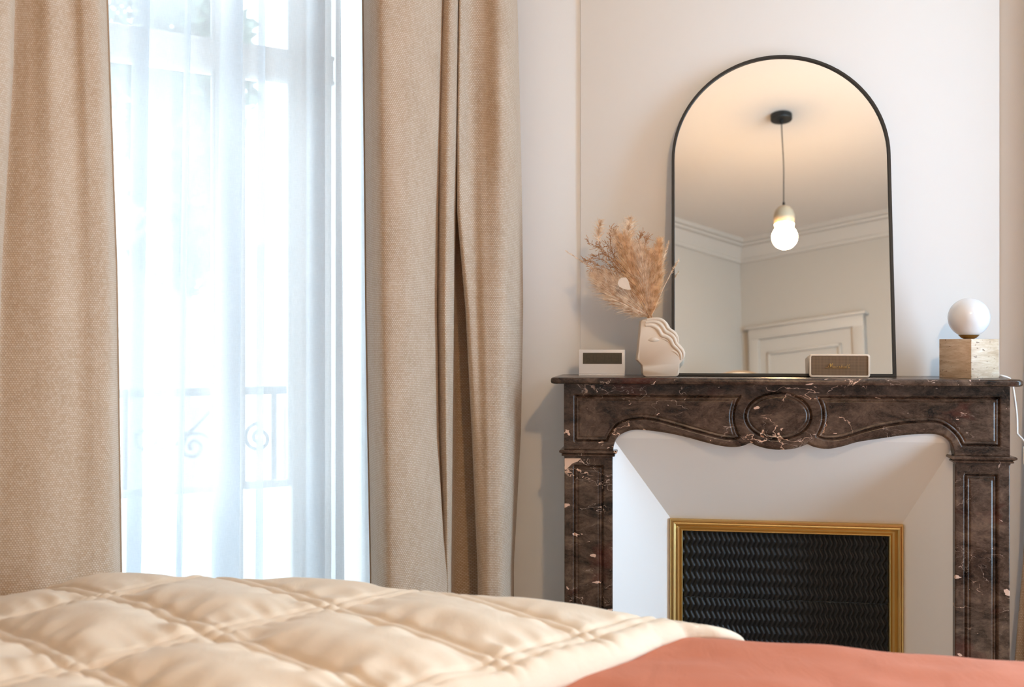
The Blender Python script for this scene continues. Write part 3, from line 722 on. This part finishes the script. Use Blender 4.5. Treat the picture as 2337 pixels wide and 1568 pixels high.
x0, x1, z0, z1 = .085, .935, .425, .885
disp = mesh('display', [cloc(x0, z0, .0005), cloc(x1, z0, .0005), cloc(x1, z1, .0005), cloc(x0, z1, .0005)], [(0, 1, 2, 3)], M_lcd, ck, label='grey-brown display')
sg = []; M_seg = simple('faint_segments', (.048, .038, .025), .4)
fsg = []
def segq(a, b, c, d): k = len(sg); sg.extend([cloc(a, c, .0007), cloc(b, c, .0007), cloc(b, d, .0007), cloc(a, d, .0007)]); fsg.append((k, k+1, k+2, k+3))
for i, on in enumerate(('1011011', '1111110', '0110000', '0110011', '1111001')):
    X_ = .16+i*.15+(.03 if i > 1 else 0); w_, hh_ = .075, .30; y_ = .50; t_ = .012; e_ = .026
    if on[0] == '1': segq(X_, X_+w_, y_+hh_-e_, y_+hh_)
    if on[6] == '1': segq(X_, X_+w_, y_+hh_/2-e_/2, y_+hh_/2+e_/2)
    if on[3] == '1': segq(X_, X_+w_, y_, y_+e_)
    if on[1] == '1': segq(X_+w_-t_, X_+w_, y_+hh_/2, y_+hh_)
    if on[2] == '1': segq(X_+w_-t_, X_+w_, y_, y_+hh_/2)
    if on[5] == '1': segq(X_, X_+t_, y_+hh_/2, y_+hh_)
    if on[4] == '1': segq(X_, X_+t_, y_, y_+hh_/2)
mesh('display_segments', sg, fsg, M_seg, disp, kind='stuff')

# vase: cast face with waved hair
VY = 2.672; vrot = radians(7)
def vp(x, y, o=0):     # zoom-crop coordinates -> point on the vase face, o toward the room
    q = onY(1430+x/9.224, 700+y/9.224, VY); c = np.array([vcx, VY])
    dx = q[0]-vcx; return (vcx+dx*cos(vrot)+o*sin(vrot), VY+dx*sin(vrot)-o*cos(vrot), q[2]-VZ)
vcx = onY(1507, 850, VY)[0]; VZ = 0; VZ = vp(700, 1475)[2]-ZS
vs_ = thing('face_vase', (vcx, VY+.025, ZS), 'cream ceramic vase shaped as a face with wavy hair and closed eye', 'vase')
outl = [(400, 1470), (355, 1440), (338, 1390), (335, 1300), (325, 1225), (270, 1165), (215, 1110), (222, 1040), (240, 940), (255, 760), (275, 560), (290, 400), (300, 300), (340, 272), (440, 252), (520, 234), (600, 225), (700, 232), (800, 270), (860, 325), (900, 390), (935, 455), (1000, 485), (1050, 530), (1095, 610), (1112, 690), (1112, 765), (1160, 820), (1210, 880), (1245, 960), (1240, 1040), (1210, 1110), (1160, 1170), (1122, 1200), (1118, 1300), (1115, 1390), (1095, 1440), (1050, 1470)]
bm = bmesh.new(); rr = []
oc_ = np.array(outl, float); ctr = np.array([700, 850.])
for o_, sc in ((-.052, .93), (-.055+.003, .97), (-.047, 1.0), (-.004, 1.0), (-.0012, .99), (0, .965)):
    rr.append([bm.verts.new(vp(*(ctr+(p-ctr)*(sc if sc < 1 else 1)), o_)) for p in oc_])
k = len(oc_)
for p, q in zip(rr, rr[1:]):
    for i in range(k): bm.faces.new((p[i], p[(i+1) % k], q[(i+1) % k], q[i]))
bm.faces.new(rr[0]); bm.faces.new(rr[-1])
frombm('vase_body', bm, M_vase, vs_, auto=40)
def ridge(name, pts, r, par=None):
    c = catmull(pts, 6); n = len(c); rs_ = [r*(.35+.65*sin(pi*min(1, .12+.88*i/(n-1)))**.4) for i in range(n)]
    return frombm(name, tube_bm([vp(x, y, -.0030) for x, y in c], rs_, 10), M_vase, par or vs_, auto=60)
ridge('hair_wave', [(395, 385), (500, 385), (600, 420), (680, 490), (740, 590), (850, 630), (930, 700), (980, 800), (1050, 870), (1120, 950), (1150, 1050), (1140, 1130)], .0068)
ridge('hair_wave', [(400, 320), (560, 308), (680, 345), (760, 425), (820, 520), (920, 570), (1000, 650), (1040, 760), (1105, 840), (1180, 930), (1200, 1030), (1180, 1110)], .0060)
ridge('hair_wave', [(420, 275), (600, 252), (720, 270), (810, 340), (865, 440), (950, 505), (1030, 580), (1078, 690)], .0052)
ridge('brow_wave', [(730, 665), (800, 675), (870, 715), (915, 765)], .0042)
ridge('brow_wave', [(940, 915), (1020, 945), (1080, 1000), (1120, 1080)], .0044)
# closed eye: a low lens with a lid crease
V_ = []; F_ = []
for i in range(17):
    t = i/16; x = 435+270*t; hh_ = sin(pi*t)
    for j in range(7):
        s = j/6*2-1; V_.append(vp(x, 697-6*hh_+s*55*hh_, .0030*hh_*(1-s*s)-.0002))
F_ = [[i*7+j, i*7+j+1, (i+1)*7+j+1, (i+1)*7+j] for i in range(16) for j in range(6)]
eye = mesh('closed_eye', V_, F_, M_vase, vs_, smooth=True)
ridge('eyelid', [(445, 668), (520, 632), (580, 622), (650, 645), (700, 668)], .0028, eye)
frombm('vase_foot', box_bm((vcx, VY+.026, ZS+.0012), (.07, .04, .0024), vrot), M_vase, vs_)

# ------------------------------------------------------------------ dried bouquet
BY = 2.70
def bp(x, y, o=0): q = onY(1240+x/3.564, 460+y/3.564, BY-o); return np.array([q[0], q[1], q[2]])
base = bp(868, 940)
bq = thing('dried_bouquet', (base[0], base[1], base[2]), 'tan dried pampas and grass bouquet standing in the cream face vase', 'dried flowers')
def hairmat(name, c1, c2):
    g = N(name); f = g.ramp(g.noise(g.coord('Object', (1, 1, 1)), 70, 4), [(.35, (0, 0, 0)), (.62, (1, 1, 1))])
    c = g.mix(f, (*c1, 1), (*c2, 1)); g.base(c, .8)
    tr = g.n('ShaderNodeBsdfTranslucent'); g.set(tr.inputs[0], c); mx = g.n('ShaderNodeMixShader'); mx.inputs[0].default_value = .35
    g.t.links.new(g.p.outputs[0], mx.inputs[1]); g.t.links.new(tr.outputs[0], mx.inputs[2]); g.t.links.new(mx.outputs[0], g.out.inputs[0]); return g.m
M_p1 = hairmat('golden_pampas', (.55, .30, .13), (.98, .72, .45)); M_p2 = hairmat('pale_pampas', (.62, .40, .23), (1.0, .84, .66)); M_p3 = hairmat('brown_twig', (.46, .22, .10), (.64, .37, .19))
def plume(pts, width, nh, m, seed, wf=.0006, upb=.66, curl=.5, start=.02):
    rg = np.random.RandomState(seed); c = catmull([bp(*p) for p in pts], 12); n = len(c)
    vs, fs = [], []
    bm = tube_bm([tuple(p) for p in c], [.0014*(1-.7*i/(n-1)) for i in range(n)], 5)
    bm.verts.index_update()
    for v in bm.verts: vs.append(tuple(v.co))
    for f in bm.faces: fs.append([v.index for v in f.verts])
    bm.free()
    for k in range(nh):
        t = start+(1-start)*rg.rand()**.85; i = min(n-2, int(t*(n-1))); p = c[i]+(c[i+1]-c[i])*(t*(n-1)-i)
        T_ = c[i+1]-c[i]; T_ /= np.linalg.norm(T_)
        a = rg.normal(size=3); a -= T_*(a @ T_); a /= np.linalg.norm(a)
        L = width*(sin(pi*min(1, .12+.88*t))**.5+.22)*rg.uniform(.35, 1.3)
        d = a*(1-upb)+T_*upb; d /= np.linalg.norm(d); cv = rg.normal(size=3)*curl
        side = np.cross(d, [0, -1, 0]); side = side/(np.linalg.norm(side)+1e-9)*wf*rg.uniform(.6, 1.3)
        q = p.copy(); j0 = len(vs)
        for s in range(4):
            w_ = side*(1-s/3.3); vs.append(tuple(q-w_)); vs.append(tuple(q+w_))
            q = q+d*L/3; d = d+cv/3+np.array([0, 0, -.05]); d /= np.linalg.norm(d)
        for s in range(3): fs.append([j0+2*s, j0+2*s+1, j0+2*s+3, j0+2*s+2])
    return mesh('pampas_plume', vs, fs, m, bq)
for pts, w_, nh, m_, sd, kw in (
    ([(868, 948), (800, 760), (720, 560), (650, 300)], .062, 3000, M_p1, 1, {}),
    ([(868, 948), (850, 760), (830, 600), (780, 380)], .060, 2600, M_p2, 2, {}),
    ([(870, 948), (895, 770), (915, 600), (945, 320)], .040, 2600, M_p1, 3, {}),
    ([(868, 948), (880, 770), (870, 590), (860, 430)], .046, 1800, M_p1, 13, {}),
    ([(866, 948), (720, 860), (570, 750), (420, 590)], .050, 3000, M_p2, 4, {}),
    ([(866, 948), (750, 840), (640, 720), (500, 600)], .050, 2200, M_p2, 5, {}),
    ([(868, 948), (740, 640), (690, 330), (705, 130)], .036, 500, M_p2, 6, dict(wf=.0005, upb=.4, curl=.9, start=.5)),
    ([(868, 948), (660, 600), (600, 330), (570, 230)], .030, 360, M_p2, 7, dict(wf=.0005, upb=.4, curl=.9, start=.5)),
    ([(872, 948), (940, 640), (980, 450), (1022, 320)], .014, 160, M_p2, 8, dict(wf=.0005, upb=.6, start=.3)),
    ([(868, 948), (600, 720), (420, 560), (180, 400)], .012, 160, M_p2, 10, dict(wf=.0005, upb=.65, start=.4)),
    ([(868, 948), (560, 560), (450, 300), (470, 150)], .026, 300, M_p2, 11, dict(wf=.0005, upb=.4, curl=.9, start=.6)),
    ([(872, 948), (970, 720), (1050, 560), (1105, 470)], .010, 100, M_p2, 12, dict(wf=.0005, upb=.6, start=.5))):
    plume(pts, w_, nh, m_, sd, **kw)
def twig(pts, seed, nb=16):
    rg = np.random.RandomState(seed); c = catmull([bp(*p) for p in pts], 8); n = len(c)
    bm = tube_bm([tuple(p) for p in c], [.0011*(1-.6*i/(n-1)) for i in range(n)], 5)
    for k in range(nb):
        i = int(n*(.45+.54*k/nb)); i = min(i, n-2); T_ = (c[i+1]-c[i]); T_ /= np.linalg.norm(T_)
        a = rg.normal(size=3); a[1] *= .5; d = T_*.7+a*.4; d /= np.linalg.norm(d); L = rg.uniform(.008, .02)
        q = [c[i], c[i]+d*L*.5+rg.normal(size=3)*.0015, c[i]+d*L+rg.normal(size=3)*.003]
        tube_bm([tuple(x) for x in q], [.0006, .0006, .0009], 4, bm)
    return frombm('dry_twig', bm, M_p3, bq, auto=60)
for i, pts in enumerate(([(860, 920), (700, 700), (500, 420), (350, 322)], [(860, 920), (700, 680), (560, 400), (550, 200)], [(860, 920), (680, 640), (470, 470), (332, 482)],
        [(860, 920), (690, 640), (540, 450), (400, 435)], [(860, 920), (700, 650), (560, 470), (440, 340)], [(860, 920), (720, 660), (600, 470), (500, 320)], [(860, 920), (680, 660), (520, 580), (370, 530)],
        [(862, 920), (760, 560), (780, 330), (800, 265)], [(862, 920), (800, 520), (830, 340), (850, 300)], [(862, 920), (700, 640), (500, 540), (330, 470)])): twig(pts, 20+i, 34)
# pale honesty disc
hp = [(605, 665), (615, 635), (640, 618), (672, 618), (690, 640), (700, 680), (714, 716), (690, 718), (650, 710), (618, 692)]
q = [bp(x, y, .045) for x, y in hp]; q2 = [p+np.array([0, .0012, 0]) for p in q]; k = len(q)
mesh('seed_disc', [tuple(p) for p in q+q2], [list(range(k)), list(range(k, 2*k))[::-1]]+[[i, (i+1) % k, (i+1) % k+k, i+k] for i in range(k)], simple('papery_cream', (.72, .60, .50), .5, var=.1, scale=200), bq, label='pale papery disc')
frombm('disc_stalk', tube_bm(catmull([tuple(bp(868, 948)), tuple(bp(790, 800, .03)), tuple(bp(712, 716, .045))], 5), .0007, 5), M_p3, bq)
mesh('stems', *(lambda b: ([tuple(v.co) for v in b.verts], [[v.index for v in f.verts] for f in b.faces]))((lambda b: (b.verts.index_update(), b)[1])(
    (lambda b: [tube_bm([tuple(base+np.array([dx, dy, .004])), tuple(base+np.array([dx*.3, dy*.3, -.03]))], .0016, 6, b) for dx, dy in ((-.006, 0), (0, .005), (.005, -.004), (-.002, -.005))] and b)(bmesh.new()))), M_p3, bq)

# ------------------------------------------------------------------ loudspeaker
SY = 2.706
s0_, s1_ = onY(1849, 835, SY), onY(1986, 835, SY); sw = s1_[0]-s0_[0]; scx = (s0_[0]+s1_[0])/2; shh = .0595
sp = thing('small_loudspeaker', (scx, SY+.015, ZS), 'cream portable loudspeaker with brown woven grille in front of the mirror', 'speaker')
def rrect(w, h, r, n=6):
    out = []
    for cx, cy, a0 in ((w/2-r, h/2-r, 0), (-w/2+r, h/2-r, pi/2), (-w/2+r, -h/2+r, pi), (w/2-r, -h/2+r, 1.5*pi)):
        out += [(cx+r*cos(a0+pi/2*k/n), cy+r*sin(a0+pi/2*k/n)) for k in range(n+1)]
    return out
SZ = ZS+.0008+shh/2
bm = bmesh.new(); rr = []
for w_, h_, y_, r_ in ((sw-.004, shh-.004, SY+.0315, .005), (sw, shh, SY+.0295, .006), (sw, shh, SY+.001, .006), (sw-.002, shh-.002, SY, .006), (sw-.0085, shh-.0085, SY, .0035), (sw-.009, shh-.009, SY+.003, .0035)):
    rr.append([bm.verts.new((scx+x, y_, SZ+z)) for x, z in rrect(w_, h_, r_)])
k = len(rr[0])
for p, q in zip(rr, rr[1:]):
    for i in range(k): bm.faces.new((p[i], p[(i+1) % k], q[(i+1) % k], q[i]))
bm.faces.new(rr[0]); bm.faces.new(rr[-1])
frombm('speaker_case', bm, M_cream_plastic, sp, auto=40)
g = N('brown_woven_grille'); v = g.coord()
se = g.n('ShaderNodeSeparateXYZ'); g.set(se.inputs[0], v); kk = 2*pi/.0042
ww = g.math('MULTIPLY', g.math('SINE', g.math('MULTIPLY', g.math('ADD', se.outputs[0], se.outputs[2]), kk*.7)), g.math('SINE', g.math('MULTIPLY', g.math('SUBTRACT', se.outputs[0], se.outputs[2]), kk*.7)))
g.base(g.ramp(g.math('MULTIPLY_ADD', ww, .5, .5), [(.1, (.06, .032, .016)), (.6, (.23, .145, .082))]), .7); M_gr = g.m
gw, gh = sw-.0094, shh-.0094
bm = bmesh.new(); bm.faces.new([bm.verts.new((scx+x, SY+.0012, SZ+z)) for x, z in rrect(gw, gh, .0033)])
grl = frombm('grille', bm, M_gr, sp, auto=None)
# gold script lettering: pen strokes
sc_ = sw/1580.
def L(x, y): return (scx+(x-(375+1945)/2)*sc_, SY-.0006, SZ-(y-(300+940)/2)*sc_)
strokes = [  # one stroke per list, crop coordinates
 ([(800, 672), (830, 680), (862, 668), (880, 630), (905, 575), (925, 562)], 7), ([(915, 562), (925, 610), (930, 655)], 17), ([(930, 655), (950, 610), (985, 552)], 13), ([(985, 552), (978, 600), (975, 640), (985, 672)], 10),
 ([(1045, 640), (1015, 640), (1005, 662), (1025, 675), (1050, 640), (1050, 672), (1062, 676)], 6), ([(1085, 676), (1095, 642), (1100, 636), (1118, 640)], 6),
 ([(1185, 645), (1160, 640), (1155, 652), (1180, 662), (1172, 676), (1145, 672)], 6), ([(1225, 585), (1205, 676)], 7), ([(1210, 655), (1235, 638), (1245, 645), (1238, 676)], 6),
 ([(1310, 642), (1280, 640), (1270, 662), (1290, 675), (1312, 640), (1310, 676), (1322, 676)], 6), ([(1365, 585), (1343, 660), (1350, 676)], 7), ([(1415, 580), (1392, 660), (1398, 676), (1440, 655)], 7),
 ([(790, 690), (1000, 690), (1420, 688)], 5)]
bm = bmesh.new()
for pts, w_ in strokes: tube_bm([L(*q) for q in catmull(pts, 4)], w_*sc_*.62, 6, bm)
g = simple('gold_lettering', (.72, .42, .12), .35, .7)
frombm('gold_script', bm, g, grl, auto=60, label='raised gold script reading Marshall')
sp.rotation_euler.z = -radians(5.5)

# ------------------------------------------------------------------ globe table lamp
TY = 2.742; th = onY(2211, 820, TY); tx = float(th[0]); cs = .0995; ca = radians(45)-radians(11)
tp = thing('globe_table_lamp', (tx, TY, ZS), 'unlit white glass globe lamp on a travertine cube at the right end of the mantel', 'lamp')
frombm('travertine_cube', box_bm((tx, TY, ZS+cs/2), (cs, cs, cs), ca, .0012), M_trav, tp)
frombm('brass_collar', lathe_bm([(0, 0), (.012, 0), (.018, .003), (.0255, .010), (.0245, .0105), (0, .0105)], (tx, TY, ZS+cs)), M_brass2, tp)
gr = .0505
frombm('glass_globe', lathe_bm([(gr*sin(a), -gr*cos(a)) for a in np.linspace(.5, pi-.0001, 40)], (tx, TY, ZS+cs+gr+.0045), 56), M_opal, tp, auto=60)
M_cord = simple('white_cord', (.85, .87, .9), .4)
xe = .8545+.004
pts = [(tx+.05, TY+.03, ZS+.003), (tx+.085, TY+.01, ZS+.0035), (xe-.02, TY-.01, ZS+.006), (xe, TY-.015, ZS-.001), (xe+.006, TY-.02, ZS-.02), (xe+.012, TY-.03, ZS-.09), (xe+.012, TY-.035, ZS-.14)]
frombm('cord', tube_bm(catmull(pts, 6), .0026, 8), M_cord, tp)
ps = onY(2339, 1040, TY-.06)
frombm('inline_switch', box_bm((ps[0]+.002, ps[1], ps[2]), (.016, .014, .045), 0, .004, 3), M_cord, tp)
frombm('cord', tube_bm(catmull([pts[-1], (ps[0]+.003, ps[1], ps[2]+.03), (ps[0]+.003, ps[1], ps[2]+.02)], 5), .0026, 8), M_cord, tp)

# ------------------------------------------------------------------ bed
BX, BXR, BYF, BYN = -1.30, 1.02, 1.90, .24
bed = thing('upholstered_bed', ((BX+BXR)/2, .9, 0), 'bed made up with a terracotta sheet in the foreground', 'bed')
frombm('bed_base', box_bm(((BX+BXR)/2, (BYF+BYN)/2, .17), (BXR-BX-.1, BYF-BYN-.1, .28), 0, .02), simple('beige_upholstery', (.55, .48, .40), .8), bed)
for x in (BX+.12, BXR-.12):
    for y in (BYN+.12, BYF-.12): frombm('leg', lathe_bm([(0, 0), (.02, 0), (.03, .04), (0, .04)], (x, y, 0), 16), M_black, bed)
def sheetz(X, Y):
    return .586+.004*np.sin(X*5+1)+.003*np.sin(Y*9+X*3)
def drape(x, y, x0, x1, y1, r, h):
    """flat cloth coordinate -> point: rolls over the foot and the two sides"""
    def roll(u, lim, s):
        e = (u-lim)*s
        if e <= 0: return u, 0
        a = e/r
        if a < pi/2: return lim+s*r*sin(a), r*(1-cos(a))
        return lim+s*(r+.006*sin(x*9)), r+(e-r*pi/2)
    X_, dz1 = (roll(x, x1, 1) if x > x1 else roll(x, x0, -1)); Y_, dz2 = roll(y, y1, 1)
    return X_, Y_, h-max(dz1, dz2)-.0*min(dz1, dz2)
nu, nv = 170, 150; vs = []
for j in range(nv):
    y = BYN+(BYF+.40-BYN)*j/(nv-1)
    for i in range(nu):
        x = BX-.36+(BXR-BX+.72)*i/(nu-1)
        wr = .010*mnoise.noise(Vector((x*1.6+y*1.8, y*6, 0)))+.010*mnoise.noise(Vector((x*1.1, y*1.2, 4)))+.004*mnoise.noise(Vector((x*9, y*16, 2)))
        X_, Y_, Z_ = drape(x, y, BX+.06, BXR-.06, BYF-.07, .07, float(sheetz(x, y))+wr)
        vs.append((X_, Y_, max(Z_, .30)))
mesh('terracotta_sheet', vs, grid_faces(nu, nv), M_terra, bed, smooth=True, label='terracotta cotton bed cover')

# quilt: puffed diamonds between double stitched seams, rolled edge towards the terracotta sheet
nA = np.array([-sin(radians(57.5)), cos(radians(57.5))]); nB = np.array([sin(radians(31)), cos(radians(31))])
rA = -np.array([-.60, 1.68]) @ nA; 
A0 = float(np.array([-.605, 1.66]) @ nA); B0 = float(np.array([-.85, 1.60]) @ nB)
SA, SB = .375, .225
EP = np.array([[.16, 2.40], [.155, 2.0], [.14, 1.90], [.095, 1.865], [.035, 1.84], [-.01, 1.79], [-.06, 1.70], [-.15, 1.56], [-.25, 1.42], [-.42, 1.2], [-.60, .98], [-.85, .7]])
def quilt_h(x, y):
    wx = .020*mnoise.noise(Vector((x*2.1, y*2.1, 1))); wy = .020*mnoise.noise(Vector((x*2.1, y*2.1, 8)))
    p = np.array([x+wx, y+wy]); a = ((p @ nA)-A0)/SA; b = ((p @ nB)-B0)/SB
    fa = abs(a-round(a))*SA; fb = abs(b-round(b))*SB
    w = .013
    def sm(d, R):
        d = max(0, d-w); t = min(1, d/R); return (1-(1-t)**2.0)
    pu = (sm(fa, .12)*sm(fb, .09))
    stitch = .0015*(math.exp(-(fa/.006)**2)+math.exp(-(fb/.006)**2))-.0055*(math.exp(-((fa-.014)/.0055)**2)+math.exp(-((fb-.014)/.0055)**2))
    # puckers radiating from the seams
    na = math.exp(-((fa-.035)/.035)**2); nb = math.exp(-((fb-.035)/.035)**2)
    pk = .011*na*mnoise.noise(Vector((a*2.0, b*7.5, 3)))+.011*nb*mnoise.noise(Vector((a*9.5, b*2.0, 5)))+.004*mnoise.noise(Vector((x*5, y*5, 6)))+.003*mnoise.noise(Vector((x*14, y*14, 2)))
    t = min(1, max(0, (y-1.6)/.25)); k_ = 1-.6*t*t*(3-2*t)
    return (.023*pu+pk)*k_+stitch
from mathutils.geometry import intersect_point_line
def edge_dist(x, y):
    best = 9; sgn = 1
    for (ax, ay), (bx, by) in zip(EP[:-1], EP[1:]):
        dx, dy = bx-ax, by-ay; t = max(0, min(1, ((x-ax)*dx+(y-ay)*dy)/(dx*dx+dy*dy))); qx, qy = ax+t*dx, ay+t*dy
        d = math.hypot(x-qx, y-qy)
        if d < best: best = d; sgn = 1 if (dx*(y-ay)-dy*(x-ax)) < 0 else -1
    return best*sgn
zt_x = [-1.7, -1.36, -1.25, -1.12, -.9, -.57, -.38, -.2, 0, .12]; zt_v = [.60, .615, .645, .674, .684, .677, .668, .652, .637, .624]
qa, qb = 520, 430; rows = []
def exr(y):       # right boundary of the quilt at flat coordinate y
    return float(np.interp(y, EP[::-1, 1], EP[::-1, 0]))
vs = []; Y0q, Y1q = .72, BYF+.34
for j in range(qb):
    t = j/(qb-1); y = Y0q+(Y1q-Y0q)*(t**.9)
    xr = exr(y); xl = BX-.42
    for i in range(qa):
        s = i/(qa-1); s = 1-(1-s)**1.25; x = xl+(xr-xl)*s
        d = max(0, xr-x)*.78
        T0 = float(np.interp(x, zt_x, zt_v))-.586-.022
        T0 = max(T0, .02)
        R_ = .032; prof_ = sqrt(max(0, 1-(1-min(1, d/R_))**2))
        h = .586+.003+(T0+.0)*prof_+quilt_h(x, y)*min(1, d/.05)
        X_, Y_, Z_ = drape(x, y, BX-.02, 9, BYF-.055, .075, h)
        xo = X_-.0
        if d < .02: pass
        vs.append((xo, Y_, Z_))
# underside lip: tuck the edge under itself
n0 = len(vs)
for j in range(qb):
    X_, Y_, Z_ = vs[j*qa+qa-1]; vs.append((X_-.012, Y_-.0, Z_-.004))
fs = grid_faces(qa, qb)+[[j*qa+qa-1, n0+j, n0+j+1, (j+1)*qa+qa-1] for j in range(qb-1)]
qt = mesh('cream_quilt', vs, fs, M_quilt, None, smooth=True)
qt['label'] = 'cream diamond quilted bedspread puffed over the left of the bed'; qt['category'] = 'quilt'
